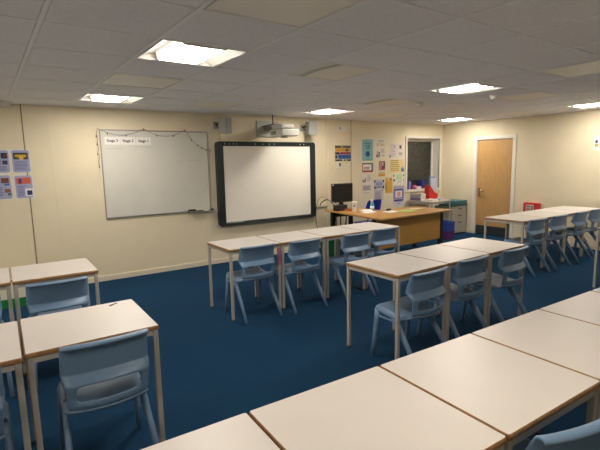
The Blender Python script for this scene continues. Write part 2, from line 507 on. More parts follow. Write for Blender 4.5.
# ------------------------------------------------------------------ chairs
def make_chair():
    o = thing('classroom_chair', '', 'chair')
    us = [-1, -0.96, -0.88, -0.77, -0.42, 0, 0.42, 0.77, 0.88, 0.96, 1]
    # y, z, half width, forward bow at the sides, edge droop
    back = [(0, 0, 0, 0, 0), (-0.200, 0.743, 0.197, 0.024, 0), (-0.202, 0.751, 0.198, 0.024, 0), (-0.194, 0.755, 0.199, 0.024, 0),
            (-0.176, 0.755, 0.199, 0.024, 0), (-0.170, 0.750, 0.199, 0.024, 0), (-0.168, 0.73, 0.199, 0.024, 0),
            (-0.156, 0.655, 0.200, 0.024, 0), (-0.149, 0.610, 0.201, 0.024, 0), (-0.148, 0.602, 0.201, 0.024, 0),
            (-0.154, 0.595, 0.201, 0.024, 0), (-0.190, 0.562, 0.194, 0.03, 0), (-0.192, 0.556, 0.192, 0.032, 0),
            (-0.190, 0.515, 0.187, 0.046, 0), (-0.190, 0.484, 0.186, 0.050, 0), (-0.190, 0.477, 0.186, 0.050, 0), (-0.186, 0.430, 0.186, 0.052, 0)]
    back = back[1:]
    seat = [(-0.186, 0.430, 0.186, 0.052, 0), (-0.174, 0.410, 0.188, 0.05, 0.0), (-0.145, 0.400, 0.192, 0.040, 0.006), (-0.10, 0.399, 0.197, 0.025, 0.022),
            (-0.02, 0.405, 0.201, 0.0, 0.045), (0.08, 0.416, 0.202, 0, 0.055), (0.16, 0.428, 0.202, 0, 0.055), (0.205, 0.432, 0.200, -0.008, 0.05),
            (0.230, 0.424, 0.196, -0.014, 0.04), (0.238, 0.402, 0.192, -0.018, 0.02)]
    def shell(rows, name, hole=None):
        m = MB(); vs = []
        n = len(us)
        for (y, z, hw, bow, dr) in rows:
            for u in us:
                a = abs(u)
                zz = z - (dr if a == 1 else dr * 0.22 if a > 0.95 else dr * 0.03 if a > 0.85 else 0)
                if z > 0.55:
                    bow_ = (0.036 if a == 1 else 0.008 if a > 0.95 else 0) * (0.1 if z > 0.74 else 0.4 if z > 0.72 else 1 if z > 0.6 else 0.45)
                else:
                    bow_ = 0
                if dr > 0:
                    zz += 0.012 * (a ** 2)
                vs.append((hw * u, y + bow * a * a + bow_, zz))
        fs = []
        for r in range(len(rows) - 1):
            for c in range(n - 1):
                if hole and hole[0] <= r < hole[1] and 3 <= c < n - 4:
                    continue
                fs.append((r * n + c, r * n + c + 1, (r + 1) * n + c + 1, (r + 1) * n + c))
        m.add(vs, fs, 0, True)
        ob = m.build(name, CHAIR, o)
        # drop loose verts left by the opening
        bm = bmesh.new(); bm.from_mesh(ob.data)
        bmesh.ops.delete(bm, geom=[v for v in bm.verts if not v.link_faces], context='VERTS')
        bm.to_mesh(ob.data); bm.free()
        s1 = ob.modifiers.new('thick', 'SOLIDIFY'); s1.thickness = 0.013; s1.offset = 0
        s2 = ob.modifiers.new('sub', 'SUBSURF'); s2.levels = 1; s2.render_levels = 1
        return bake(ob)
    shell(back, 'backrest', (11, 14))
    shell(seat, 'seat')
    for sx in (-1, 1):
        x = sx * 0.186
        r = MB()
        r.box(x - 0.012, x + 0.014, 0.0, 0.215, 0.345, 0.362)
        r.box(x - 0.010, x + 0.012, -0.06, 0.215, 0.382, 0.402)
        r.build('side_rail', CHAIR, o, bevel=0.006)
        f = MB().tube([(sx * 0.188, 0.200, 0.405), (sx * 0.191, 0.206, 0.33), (sx * 0.197, 0.220, 0.2), (sx * 0.206, 0.243, 0.0)],
                      [0.016, 0.016, 0.015, 0.0125], 8, ry=[0.032, 0.027, 0.022, 0.017])
        f.build('leg', CHAIR, o)
        g = MB().tube([(sx * 0.186, 0.045, 0.405), (sx * 0.189, -0.010, 0.33), (sx * 0.196, -0.105, 0.2), (sx * 0.206, -0.243, 0.0)],
                      [0.017, 0.017, 0.0165, 0.014], 8, ry=[0.044, 0.032, 0.025, 0.018])
        g.build('leg', CHAIR, o)
    return o
C0 = make_chair()
_cf = [True]
def chair(x, y, label, group, rz=0.0):
    if _cf[0]:
        o = C0; _cf[0] = False
    else:
        o = copy_tree(C0)
    o.location = (x, y, 0); o.rotation_euler = (0, 0, rz)
    o['label'] = label; o['group'] = group; o['category'] = 'chair'
    return o
gc = 'chairs along the row before the interactive board'
chair(2.10, 4.0, 'blue-grey plastic chair at left end of the row before the black-framed board', gc, 0.0)
chair(2.652, 3.94, 'second blue-grey plastic chair from the left, right of the pink-taped table leg', gc, 0.0)
chair(3.335, 3.90, 'third blue-grey plastic chair from the left before the black-framed board', gc, 0.02)
chair(3.872, 3.97, 'blue-grey plastic chair nearest the teacher desk, at right end of its row', gc, 0.0)
gc = 'chairs along the middle row'
chair(2.595, 2.255, 'blue-grey plastic chair at left end of the middle row of three tables', gc, 0.03)
chair(3.212, 2.31, 'middle blue-grey plastic chair of the middle row of three tables', gc, 0.03)
chair(3.855, 2.31, 'blue-grey plastic chair at right end of the middle row of three tables', gc, 0.03)
gc = 'chairs along the back row by the door wall'
chair(5.998, 3.205, 'blue-grey plastic chair at left end of the back row near the door', gc)
chair(6.585, 3.205, 'second blue-grey plastic chair from the left in the back row', gc)
chair(7.25, 3.20, 'third blue-grey plastic chair from the left in the back row', gc)
chair(7.80, 3.20, 'blue-grey plastic chair at the right picture edge, last of the back row', gc)
gc = 'chairs at the left of the picture'
chair(0.353, 2.362, 'large blue-grey plastic chair tucked under the big left table', gc)
chair(-0.27, 2.33, 'blue-grey plastic chair at lower left corner, only seat edge and leg showing', gc)
chair(0.283, 3.74, 'blue-grey plastic chair at the table under the lilac posters', gc)
chair(-0.27, 3.747, 'blue-grey plastic chair at left picture edge, nearest the green tray', gc)
chair(1.468, 0.71, 'blue-grey plastic chair at bottom right, only the rim of its back showing', 'near chair', -0.2)

# scrap on the big left table
sp = MB().prism([(-0.03, -0.006), (-0.008, -0.013), (0.012, -0.004), (0.032, -0.006), (0.028, 0.007), (0.006, 0.004), (-0.014, 0.008)], 0, 0.003)
tag(sp.build('paper_scrap', P('6b4a3a'), None, (0.50, 2.79, TH + 0.0002), 0.5), 'small brown torn scrap on the far edge of the big left table', 'scrap')

# ------------------------------------------------------------------ wall helper: flat sheets on the front wall
def sheet(name, label, cat, xa, xb, za, zb, base, blocks=(), group=None, tilt=0.0, thick=0.002, wall='front', parts=None):
    """a thin sheet pinned on the wall; blocks are (u0,v0,u1,v1,material) with v up"""
    W_, H_ = xb - xa, zb - za
    mats = [base]; m = MB()
    m.box(-W_ / 2, W_ / 2, -thick, 0, -H_ / 2, H_ / 2, 0)
    for q, (u0, v0, u1, v1, mm) in enumerate(blocks):
        if mm not in mats:
            mats.append(mm)
        dy = thick + 0.0006 + 0.0002 * q
        m.box(-W_ / 2 + u0 * W_, -W_ / 2 + u1 * W_, -dy, -thick * 0.5, -H_ / 2 + v0 * H_, -H_ / 2 + v1 * H_, mats.index(mm))
    o = m.build(name, mats)
    if wall == 'front':
        o.location = ((xa + xb) / 2, WY, (za + zb) / 2)
        o.rotation_euler = (0, tilt, 0)
    tag(o, label, cat, group)
    return o
def lines(u0, u1, v0, v1, n, m, rag=True):
    out = []
    for k in range(n):
        vc = v1 - (v1 - v0) * (k + 0.5) / n
        hh = (v1 - v0) / n * 0.28
        ue = u1 - (random.random() * 0.25 * (u1 - u0) if rag else 0)
        out.append((u0, vc - hh, ue, vc + hh, m))
    return out

# plain whiteboard
o = thing('whiteboard', 'large plain whiteboard with grey metal frame on the cream wall', 'whiteboard', (1.935, WY, 1.47))
hw, hh = 0.765, 0.605
MB().box(-hw + 0.012, hw - 0.012, -0.018, -0.002, -hh + 0.012, hh - 0.012).build('writing_surface', WB, o)
f = MB()
f.box(-hw, hw, -0.022, -0.001, hh - 0.014, hh); f.box(-hw, hw, -0.022, -0.001, -hh, -hh + 0.02)
f.box(-hw, -hw + 0.013, -0.022, -0.001, -hh + 0.02, hh - 0.014); f.box(hw - 0.013, hw, -0.022, -0.001, -hh + 0.02, hh - 0.014)
f.build('frame', ALU, o, bevel=0.003)
f = MB().box(0.40, 0.80, -0.075, -0.022, -hh - 0.005, -hh + 0.002).box(0.40, 0.80, -0.078, -0.073, -hh - 0.005, -hh + 0.012)
f.build('pen_tray', ALU, o, bevel=0.001)
tz = 1.47 - hh + 0.002
e = thing('board_eraser', 'black board eraser lying in the whiteboard pen tray', 'eraser', (2.385, WY - 0.045, tz + 0.0003))
MB().box(-0.055, 0.055, -0.02, 0.02, 0, 0.018).build('felt_pad', P('4a4a4a'), e)
MB().box(-0.055, 0.055, -0.02, 0.02, 0.018, 0.04).build('grip', BLACKP, e, bevel=0.006)
for k, (px, cc, nm) in enumerate(((2.495, '22252c', 'dark'), (2.618, '9a9fa3', 'grey'))):
    p_ = thing('marker_pen', '%s marker pen in the whiteboard tray %s' % (nm, ('right of the eraser', 'at the far right')[k]), 'pen', (px, WY - 0.045, tz + 0.0095), 0.0, 'marker pens in the tray')
    MB().tube([(-0.05, 0, 0), (0.03, 0, 0)], 0.0085, 10).build('barrel', WHITEPL if k else P('3c4046'), p_)
    MB().tube([(0.03, 0, 0), (0.066, 0, 0)], 0.009, 10).build('cap', P(cc), p_)
tag(MB().box(-0.02, 0.02, -0.01, 0.01, 0, 0.03).build('sponge', P('2b2d33'), None, (2.71, WY - 0.045, tz + 0.0003)), 'small dark wiper standing at the right end of the whiteboard tray', 'wiper')
# Stage labels
for k, (xa, xb, txt) in enumerate(((1.225, 1.425, 'Stage 3'), (1.43, 1.63, 'Stage 2'), (1.64, 1.84, 'Stage 1'))):
    zc = 1.925
    o = sheet('paper_label', 'white paper strip reading %s at the top of the whiteboard' % txt, 'label', xa, xb, zc - 0.052, zc + 0.052, PAPER, (), 'stage labels on the whiteboard')
    o.location.y = WY - 0.0185
    me = text_mesh(txt, 0.050, offset=0.0009)
    me.materials.clear(); me.materials.append(INK)
    tx = bpy.data.objects.new('lettering', me); COL.objects.link(tx)
    tx.parent = o; tx.rotation_euler = (PI / 2, 0, 0); tx.location = (0, -0.0032, 0)
# faint old writing on the board is a thin grey line
b = MB().box(1.24, 1.46, WY - 0.0195, WY - 0.0175, 1.815, 1.818).box(1.62, 1.86, WY - 0.0195, WY - 0.0175, 1.84, 1.843).box(2.38, 2.58, WY - 0.0195, WY - 0.0175, 1.645, 1.648)
ob = b.build('pen_stroke', P('8f908c'), [x for x in bpy.data.objects if x.name == 'whiteboard'][0])
ob.location = (-1.935, -WY, -1.47)
# string of fairy lights draped over the whiteboard
o = thing('fairy_lights', 'thin dark string of fairy lights draped over the top of the whiteboard', 'fairy lights', (1.148, WY - 0.03, 2.085))
ctrl = []
def sag(a, c, dip, n=10):
    for k in range(n + 1):
        t = k / n
        ctrl.append((a[0] + (c[0] - a[0]) * t, 0, a[1] + (c[1] - a[1]) * t - dip * 4 * t * (1 - t)))
sag((0, 0), (0.60, 0.012), 0.09); sag((0.60, 0.012), (1.196, 0.01), 0.10); sag((1.196, 0.01), (1.433, -0.235), 0.04); sag((1.433, -0.235), (1.60, -0.285), 0.02)
MB().tube(ctrl, 0.0024, 5).build('wire', P('565042'), o)
tail = [(0, 0, 0), (-0.02, 0, -0.09), (0.0, 0, -0.12), (-0.018, 0, -0.2), (-0.002, 0, -0.24), (-0.02, 0, -0.33), (0.003, 0, -0.36), (-0.016, 0, -0.42), (-0.012, 0, -0.5)]
MB().tube(tail, 0.0024, 5).build('wire', P('565042'), o)
for p_ in [ctrl[k] for k in range(2, len(ctrl), 4)] + [tail[k] for k in (1, 3, 5, 8)]:
    MB().lathe([(0.002, 0.004), (0.007, -0.004), (0.007, -0.016), (0.002, -0.024)], 8, (p_[0], p_[1]), 0, Matrix.Translation((0, 0, p_[2]))).build('bulb', P('5a5344'), o)

# interactive whiteboard
o = thing('interactive_whiteboard', 'interactive whiteboard with thick black frame and blank white screen', 'whiteboard', (3.762, WY, 1.265))
hw, hh = 0.945, 0.665
MB().box(-hw + 0.1, hw - 0.1, -0.05, -0.005, -hh + 0.05, hh - 0.06).build('screen', SCREEN, o)
def rrect(w_, h_, r, n=4):
    pts = []
    for cx, cz, a0 in ((w_ - r, h_ - r, 0), (-w_ + r, h_ - r, PI / 2), (-w_ + r, -h_ + r, PI), (w_ - r, -h_ + r, 1.5 * PI)):
        for k in range(n + 1):
            a = a0 + PI / 2 * k / n
            pts.append((cx + r * math.cos(a), cz + r * math.sin(a)))
    return pts
f = MB()
fo = rrect(hw, hh, 0.05)
fi = []
n = len(fo)
ix0, ix1, iz0, iz1 = -hw + 0.118, hw - 0.105, -hh + 0.055, hh - 0.07
rr_ = rrect(1, 1, 0.001)
for (a, c) in rr_:
    fi.append((ix0 if a < 0 else ix1, iz0 if c < 0 else iz1))
vs = [(x, -0.07, z) for x, z in fo] + [(x, -0.06, z) for x, z in fi] + [(x, -0.002, z) for x, z in fo] + [(x, -0.048, z) for x, z in fi]
fs = []
for k in range(n):
    k2 = (k + 1) % n
    fs += [(k, k2, n + k2, n + k), (2 * n + k2, 2 * n + k, k, k2), (n + k, n + k2, 3 * n + k2, 3 * n + k)]
f.add(vs, fs, 0)
fr = f.build('frame', NAVYF, o)
bm = bmesh.new(); bm.from_mesh(fr.data); bmesh.ops.remove_doubles(bm, verts=bm.verts, dist=1e-5)
bmesh.ops.recalc_face_normals(bm, faces=bm.faces); bm.to_mesh(fr.data); bm.free()
ic = MB()
for k, xx in enumerate((-0.80, -0.72, -0.655, -0.60, -0.26, -0.12, 0.0, 0.1, 0.62, 0.70)):
    ic.box(xx - 0.008, xx + 0.008, -0.0712, -0.068, hh - 0.045, hh - 0.03)
ic.build('touch_icon_strip', P('c9cdcd'), o)
lt = MB().box(ix0, ix0 + 0.3, -0.085, -0.05, iz0 - 0.012, iz0 - 0.004).box(ix0 + 0.02, ix0 + 0.12, -0.078, -0.066, iz0 - 0.004, iz0 + 0.008)
lt.build('pen_ledge', P('9fa3a2'), o)

# loudspeakers
def speaker(x, label, tilt):
    o = thing('loudspeaker', label, 'loudspeaker', (x, WY, 2.17), 0, 'wall loudspeakers')
    br0 = MB().box(-0.09, 0.02, -0.012, 0, -0.05, 0.06).build('bracket_plate', GREYP, o, bevel=0.004)
    br = MB()
    br.tube([(-0.04, -0.01, 0.02), (-0.04, -0.09, 0.03), (0.0, -0.12, 0.03)], 0.014, 8)
    br.tube([(-0.07, -0.01, 0.05), (-0.09, -0.05, 0.03), (-0.06, -0.07, -0.02), (-0.02, -0.1, -0.04)], 0.006, 6)
    br.build('bracket', P('3b3a36'), o)
    M_ = Matrix.Translation((0.03, -0.165, 0)) @ Matrix.Rotation(tilt, 4, 'Z')
    MB().box(-0.075, 0.075, -0.07, 0.07, -0.125, 0.115, 0, M_).build('cabinet', GREYP, o, bevel=0.006)
    MB().box(-0.066, 0.066, -0.078, -0.0705, -0.115, 0.105, 0, M_).build('grille', MIDG, o, bevel=0.003)
    MB().tube([(0.0, -0.01, -0.06), (0.005, -0.008, -0.15), (0.002, -0.008, -0.22)], 0.004, 6).build('cable', P('b5aa8c'), o)
    return o
speaker(2.905, 'grey loudspeaker on a wall bracket at the left above the black-framed board', 0.45)
speaker(4.53, 'grey loudspeaker on the wall right of the projector', -0.2)

# projector on its wall arm
o = thing('projector', 'short-throw projector on a wall arm above the black-framed board', 'projector', (3.77, WY, 2.14))
MB().box(-0.21, 0.21, -0.03, 0, -0.13, 0.13).build('wall_plate', GREYP, o, bevel=0.008)
MB().box(-0.085, 0.085, -0.62, -0.03, -0.025, 0.04).build('arm', MIDG, o, bevel=0.01)
bd = MB().prism([(-0.16, -0.72), (0.15, -0.72), (0.17, -0.60), (0.17, -0.36), (-0.17, -0.36), (-0.17, -0.60)], -0.15, -0.045)
bd.build('body', WHITEPL, o, bevel=0.018, seg=3)
MB().box(-0.17, 0.06, -0.72, -0.42, -0.040, 0.032).build('upper_housing', WHITEPL, o, bevel=0.02, seg=3)
MB().lathe([(0.055, -0.165), (0.055, -0.149)], 16, (0.02, -0.5)).build('lens', BLACKP, o)
vs_ = MB()
for k in range(5):
    vs_.box(-0.1735, -0.169, -0.56 + 0.03 * k, -0.545 + 0.03 * k, -0.125, -0.07)
vs_.build('vent', P('4b4b4b'), o)
MB().tube([(-0.03, -0.25, 0.04), (-0.035, -0.245, 0.12), (-0.03, -0.24, 0.21)], 0.009, 8).build('cable', BLACKP, o)
MB().tube([(-0.16, -0.1, 0.03), (-0.06, -0.26, 0.055), (0.02, -0.32, 0.05)], 0.008, 8).build('cable', BLACKP, o)

# switches and sockets on the front wall
def wallplate(name, label, cat, xa, xb, za, zb, rockers):
    o = thing(name, label, cat, ((xa + xb) / 2, WY, (za + zb) / 2))
    w_, h_ = (xb - xa) / 2, (zb - za) / 2
    MB().box(-w_, w_, -0.01, 0, -h_, h_).build('plate', WHITEPL, o, bevel=0.003)
    for u in rockers:
        MB().box(u * w_ - 0.02, u * w_ + 0.02, -0.016, -0.0095, -0.028, 0.028).build('rocker', GREYT, o, bevel=0.002)
    return o
wallplate('wall_switch', 'pale grey switch plate high on the wall above the colourful chart', 'switch', 5.285, 5.385, 2.145, 2.245, (0,))
wallplate('wall_socket', 'plain white blanking plate right of the high switch plate', 'socket', 5.392, 5.465, 2.145, 2.24, ())
o = thing('thermostat_switch', 'small white square control with a dark dial under the colourful chart', 'thermostat', (5.305, WY, 1.52))
MB().box(-0.05, 0.05, -0.02, 0, -0.055, 0.055).build('plate', WHITEPL, o, bevel=0.004)
MB().box(-0.012, 0.034, -0.026, -0.019, -0.02, 0.035).build('dial', P('4a4238'), o, bevel=0.004)

# ------------------------------------------------------------------ posters
LIL = P('a3a7c8')
gP = 'lilac sheets pinned on the left of the front wall'
def lilac(label, xa, xb, za, zb, blocks, tilt=0.0):
    w_, h_ = (xb - xa), (zb - za)
    o = sheet('wall_poster', label, 'poster', xa, xb, za, zb, PAPER, (), gP, tilt)
    m = MB(); mats = [LIL]
    M_ = Matrix(((1, 0, 0, 0), (0, 0, 1, 0), (0, 1, 0, 0), (0, 0, 0, 1)))
    m.prism(rrect(w_ / 2 - 0.009, h_ / 2 - 0.010, 0.024), -0.0032, -0.0015, 0, M_)
    for q, (u0, v0, u1, v1, mm) in enumerate(blocks):
        if mm not in mats: mats.append(mm)
        m.box(-w_ / 2 + u0 * w_, -w_ / 2 + u1 * w_, -0.004 - 0.0002 * q, -0.002, -h_ / 2 + v0 * h_, -h_ / 2 + v1 * h_, mats.index(mm))
    m.build('print', mats, o)
    return o
TXT = P('7b80a6')
lilac('lilac sheet with dark blue and red picture, top left of four', -0.062, 0.136, 1.52, 1.808,
      [(0.55, 0.62, 0.88, 0.86, P('2a3350')), (0.7, 0.7, 0.88, 0.8, P('7c2f2f')), (0.60, 0.38, 0.86, 0.54, P('39405e'))] + lines(0.12, 0.6, 0.36, 0.6, 4, TXT) + lines(0.12, 0.85, 0.1, 0.32, 4, TXT))
lilac('lilac sheet with a yellow and dark picture, top right of four', 0.148, 0.350, 1.518, 1.81,
      [(0.12, 0.58, 0.88, 0.86, P('3a3a34')), (0.2, 0.66, 0.8, 0.78, P('c9a13c')), (0.42, 0.56, 0.64, 0.72, P('d4b154')), (0.16, 0.6, 0.3, 0.7, P('46603c'))] + lines(0.14, 0.86, 0.12, 0.52, 7, TXT))
lilac('lilac sheet with a blue boat and brown picture, lower left of four', -0.066, 0.130, 1.20, 1.508,
      [(0.45, 0.66, 0.86, 0.86, P('70443c')), (0.6, 0.56, 0.86, 0.64, P('3f6fb0')), (0.58, 0.28, 0.88, 0.42, P('8a5a3a')), (0.72, 0.16, 0.9, 0.26, P('4d6a62'))] + lines(0.12, 0.55, 0.14, 0.52, 6, TXT), -0.02)
lilac('lilac sheet with red picture and small white card, lower right of four', 0.152, 0.354, 1.20, 1.50,
      [(0.12, 0.62, 0.88, 0.88, P('c9604c')), (0.24, 0.64, 0.4, 0.84, P('3b3f74')), (0.54, 0.1, 0.95, 0.42, PAPER), (0.62, 0.15, 0.9, 0.34, P('2c3470'))] + lines(0.14, 0.6, 0.44, 0.56, 2, TXT) + lines(0.14, 0.5, 0.12, 0.42, 5, TXT), -0.02)

sheet('wall_chart', 'small colourful chart of yellow, maroon and blue bands by the wall joint', 'chart', 5.21, 5.605, 1.585, 1.885, P('cfc6ae'),
      [(0.02, 0.84, 0.98, 0.98, P('5f564a')), (0.04, 0.86, 0.12, 0.96, INK), (0.2, 0.87, 0.32, 0.95, P('2f2b28')), (0.36, 0.86, 0.5, 0.96, P('9a917e')), (0.6, 0.86, 0.92, 0.96, P('4a4038')),
       (0.03, 0.6, 0.98, 0.83, P('c99a3c')), (0.66, 0.62, 0.84, 0.8, P('5e5560')), (0.02, 0.43, 0.28, 0.58, P('3a3036')), (0.3, 0.44, 0.98, 0.58, P('8c2846')),
       (0.02, 0.18, 0.16, 0.4, P('37383c')), (0.2, 0.16, 0.99, 0.42, P('25539b')), (0.02, 0.02, 0.98, 0.13, P('3d3a4e')), (0.44, 0.03, 0.54, 0.15, P('cdd0c2')), (0.6, 0.0, 0.78, 0.14, P('93aa52'))])
BL = P('7fb0b8')
o = sheet('wall_poster', 'tall pale blue poster with dark letters and a dark blue rosette', 'poster', 5.893, 6.182, 1.588, 2.005, BL,
      [(0.22, 0.80, 0.78, 0.84, P('3f6b78')), (0.35, 0.04, 0.65, 0.07, P('5a8b96'))], 'notices on the wall by the window')
me = text_mesh('SR', 0.13); me.materials.clear(); me.materials.append(P('345a68'))
tx = bpy.data.objects.new('lettering', me); COL.objects.link(tx); tx.parent = o; tx.rotation_euler = (PI / 2, 0, 0); tx.location = (0.01, -0.0035, 0.055)
ro = MB()
for k in range(6):
    a = PI / 3 * k
    M_ = Matrix.Translation((0.035 * math.cos(a), 0, -0.075 + 0.035 * math.sin(a))) @ Matrix.Rotation(PI / 2, 4, 'X')
    ro.lathe([(0.026, 0.002), (0.026, 0.0045)], 12, (0, 0), 0, M_)
ro.lathe([(0.03, 0.002), (0.03, 0.005)], 12, (0, 0), 0, Matrix.Translation((0, 0, -0.075)) @ Matrix.Rotation(PI / 2, 4, 'X'))
ro.build('rosette', P('2b4f84'), o)
MB().box(-0.13, -0.07, -0.0035, -0.001, 0.197, 0.212).build('tape', WHITEPL, o)
g = 'notices on the wall by the window'
def notice(label, *a, **k):
    return sheet('notice_sign', label, 'notice', *a, group=g, **k)
PW, PY, PLIL = P('ddd5cb'), P('d9c78e'), P('b9b6c6')
notice('white notice with beige boxes, top of the second column right of the pale blue poster', 6.262, 6.515, 1.853, 2.02, PW, [(0.1, 0.16, 0.25, 0.5, P('c2a878')), (0.4, 0.14, 0.92, 0.45, P('c9b795'))] + lines(0.25, 0.9, 0.58, 0.86, 2, GREYT))
notice('white notice with black figures, right of the pale blue poster foot', 6.262, 6.53, 1.64, 1.845, PW, [(0.05, 0.06, 0.2, 0.34, P('3a352f')), (0.1, 0.4, 0.16, 0.66, P('3a352f')), (0.26, 0.08, 0.38, 0.6, P('4d463e')), (0.55, 0.2, 0.9, 0.3, GREYT)] + lines(0.5, 0.92, 0.5, 0.9, 4, GREYT))
notice('large white notice with a dark portrait and stamp beside the window', 6.622, 7.05, 1.63, 1.94, P('d9cfc8'), [(0.72, 0.62, 0.86, 0.86, P('4b453f')), (0.68, 0.2, 0.92, 0.38, P('a39d98')), (0.05, 0.04, 0.12, 0.2, P('3c3535')), (0.34, 0.7, 0.42, 0.78, P('4a3f4d')), (0.34, 0.4, 0.42, 0.48, P('6b5f6c'))] + lines(0.12, 0.5, 0.1, 0.92, 6, P('bdb2b4')))
notice('small notice with blue top and red foot below the pale blue poster', 5.893, 6.185, 1.365, 1.545, P('5d6970'), [(0.1, 0.16, 0.84, 0.84, PAPER), (0.1, 0.02, 0.84, 0.2, P('b5392c')), (0.0, 0.2, 0.1, 0.85, P('c88a33')), (0.16, 0.45, 0.7, 0.6, P('b08d8a'))] + lines(0.16, 0.74, 0.26, 0.44, 2, P('7d6d7a')))
notice('small maroon and pink picture in the second notice column', 6.345, 6.52, 1.395, 1.578, P('94606a'), [(0.1, 0.1, 0.4, 0.9, P('b98a92')), (0.5, 0.5, 0.72, 0.9, P('c9a5a4')), (0.75, 0.2, 0.95, 0.8, P('5d2f36')), (0.45, 0.1, 0.7, 0.4, P('6d3040'))])
notice('small notice with an orange band under the maroon picture', 6.325, 6.52, 1.265, 1.385, P('d8c8a8'), [(0.05, 0.06, 0.98, 0.5, P('cc8f3c')), (0.1, 0.62, 0.9, 0.7, P('a98d6a'))])
notice('pale yellow notice of ruled lines with a blue badge, left of the window', 6.66, 7.075, 1.335, 1.60, PY, [(0.05, 0.9, 0.6, 0.97, P('a8925a'))] + lines(0.05, 0.72, 0.1, 0.85, 5, P('b59c5e')) + [(0.8, 0.06, 0.99, 0.32, P('3f66a8')), (0.84, 0.28, 0.95, 0.42, P('6d8fc0'))])
notice('white notice with a brown figure, left column below the red-footed one', 5.89, 6.16, 1.15, 1.335, PW, [(0.06, 0.1, 0.14, 0.4, P('3a2e28')), (0.18, 0.1, 0.34, 0.3, P('6b4a30')), (0.26, 0.3, 0.38, 0.56, P('a3763e'))] + lines(0.5, 0.92, 0.2, 0.85, 4, GREYT))
notice('white notice with a grey text box, lowest of the left column', 5.89, 6.165, 0.93, 1.14, PW, [(0.05, 0.36, 0.88, 0.84, P('bcb6b4'))] + lines(0.08, 0.84, 0.38, 0.82, 4, P('8f8a90')) + [(0.1, 0.1, 0.7, 0.16, GREYT)])
notice('lilac notice with dark corner pictures in the second column', 6.212, 6.50, 1.015, 1.205, PLIL, [(0.02, 0.72, 0.14, 0.96, INK), (0.86, 0.72, 0.98, 0.96, INK), (0.02, 0.06, 0.16, 0.3, INK), (0.84, 0.04, 0.98, 0.34, INK), (0.2, 0.4, 0.8, 0.72, P('8c97c0'))] + lines(0.2, 0.8, 0.1, 0.36, 3, P('6d75a0')))
notice('pale lilac notice of ticked lines, lowest of the second column', 6.215, 6.475, 0.79, 1.008, P('c5bdc2'), [(0.05, 0.9, 0.12, 0.98, INK), (0.86, 0.84, 0.96, 0.98, P('6a5f62'))] + lines(0.12, 0.86, 0.06, 0.84, 6, P('938b9c')))
notice('yellow poster with a green and blue circle, right of the lilac notice', 6.53, 6.735, 0.92, 1.235, P('d0a137'), [(0.0, 0.14, 0.16, 0.66, P('6d8a4c')), (0.0, 0.2, 0.12, 0.6, P('4f7a86')), (0.3, 0.78, 0.95, 0.97, P('d9bb74')), (0.66, 0.8, 0.84, 0.94, P('4a4258'))])
notice('white notice with pale green centre and dark corners below the yellow ruled one', 6.745, 7.09, 1.085, 1.315, P('ddd8cc'), [(0.28, 0.42, 0.8, 0.95, P('b6d0a0')), (0.04, 0.7, 0.12, 0.92, INK), (0.04, 0.3, 0.18, 0.5, P('3f3c38')), (0.88, 0.72, 0.96, 0.9, P('4a4a44')), (0.88, 0.3, 0.94, 0.45, P('4a4a44')), (0.4, 0.2, 0.75, 0.28, GREYT)])
notice('large purple and white poster with a pink diamond beside the window', 6.755, 7.09, 0.63, 1.065, P('cfc9d4'), [(0.05, 0.86, 0.95, 0.97, P('a59ab8')), (0.08, 0.78, 0.92, 0.84, P('4c4f86')), (0.04, 0.36, 0.96, 0.78, P('7a78ac')), (0.2, 0.42, 0.8, 0.74, P('e2d8dc')), (0.36, 0.46, 0.66, 0.7, P('d09a90')), (0.06, 0.24, 0.94, 0.33, P('4a4f8c')), (0.2, 0.2, 0.8, 0.24, P('8d8fbc')), (0.36, 0.1, 0.64, 0.14, P('8a8aa0'))])
# poster on the right wall
o = MB()
mats = [PAPER, P('4a3f52'), P('c98f3c'), P('a9a8ae'), P('77788a')]
o.box(RX - 0.003, RX, 3.08, 3.395, 1.685, 1.925, 0)
o.box(RX - 0.0042, RX - 0.002, 3.33, 3.37, 1.80, 1.85, 1); o.box(RX - 0.0042, RX - 0.002, 3.325, 3.372, 1.745, 1.79, 2)
o.box(RX - 0.0042, RX - 0.002, 3.11, 3.305, 1.74, 1.855, 3); o.box(RX - 0.0042, RX - 0.002, 3.12, 3.31, 1.872, 1.885, 4)
tag(o.build('notice_sign', mats), 'white notice with dark and orange emblems on the right wall at picture edge', 'notice')
# red box
o = thing('alarm_box', 'red wall box with a pale printed panel below the cream right wall', 'alarm box', (RX, 4.35, 0.62))
o.scale = (1, 0.9, 1)
MB().box(-0.10, 0, -0.155, 0.155, -0.13, 0.12).build('case', P('c4241e'), o, bevel=0.012, seg=3)
MB().box(-0.104, -0.098, -0.07, 0.10, -0.09, 0.085).build('panel', P('b9b4ab'), o, bevel=0.002)
pr = MB()
for k, (ya, za) in enumerate(((0.07, 0.05), (0.03, 0.05), (0.07, 0.0), (0.03, 0.0), (0.07, -0.05))):
    pr.box(-0.1055, -0.103, ya - 0.014, ya + 0.014, za - 0.015, za + 0.015)
pr.build('printed_mark', P('a33a34'), o)
MB().box(-0.1058, -0.103, -0.055, -0.01, -0.05, 0.06).build('display', P('7f8780'), o)
MB().tube([(-0.05, 0.12, -0.13), (-0.05, 0.16, -0.24), (-0.04, 0.12, -0.38), (-0.02, 0.08, -0.5)], 0.009, 8).build('cable', P('4a3c3c'), o)

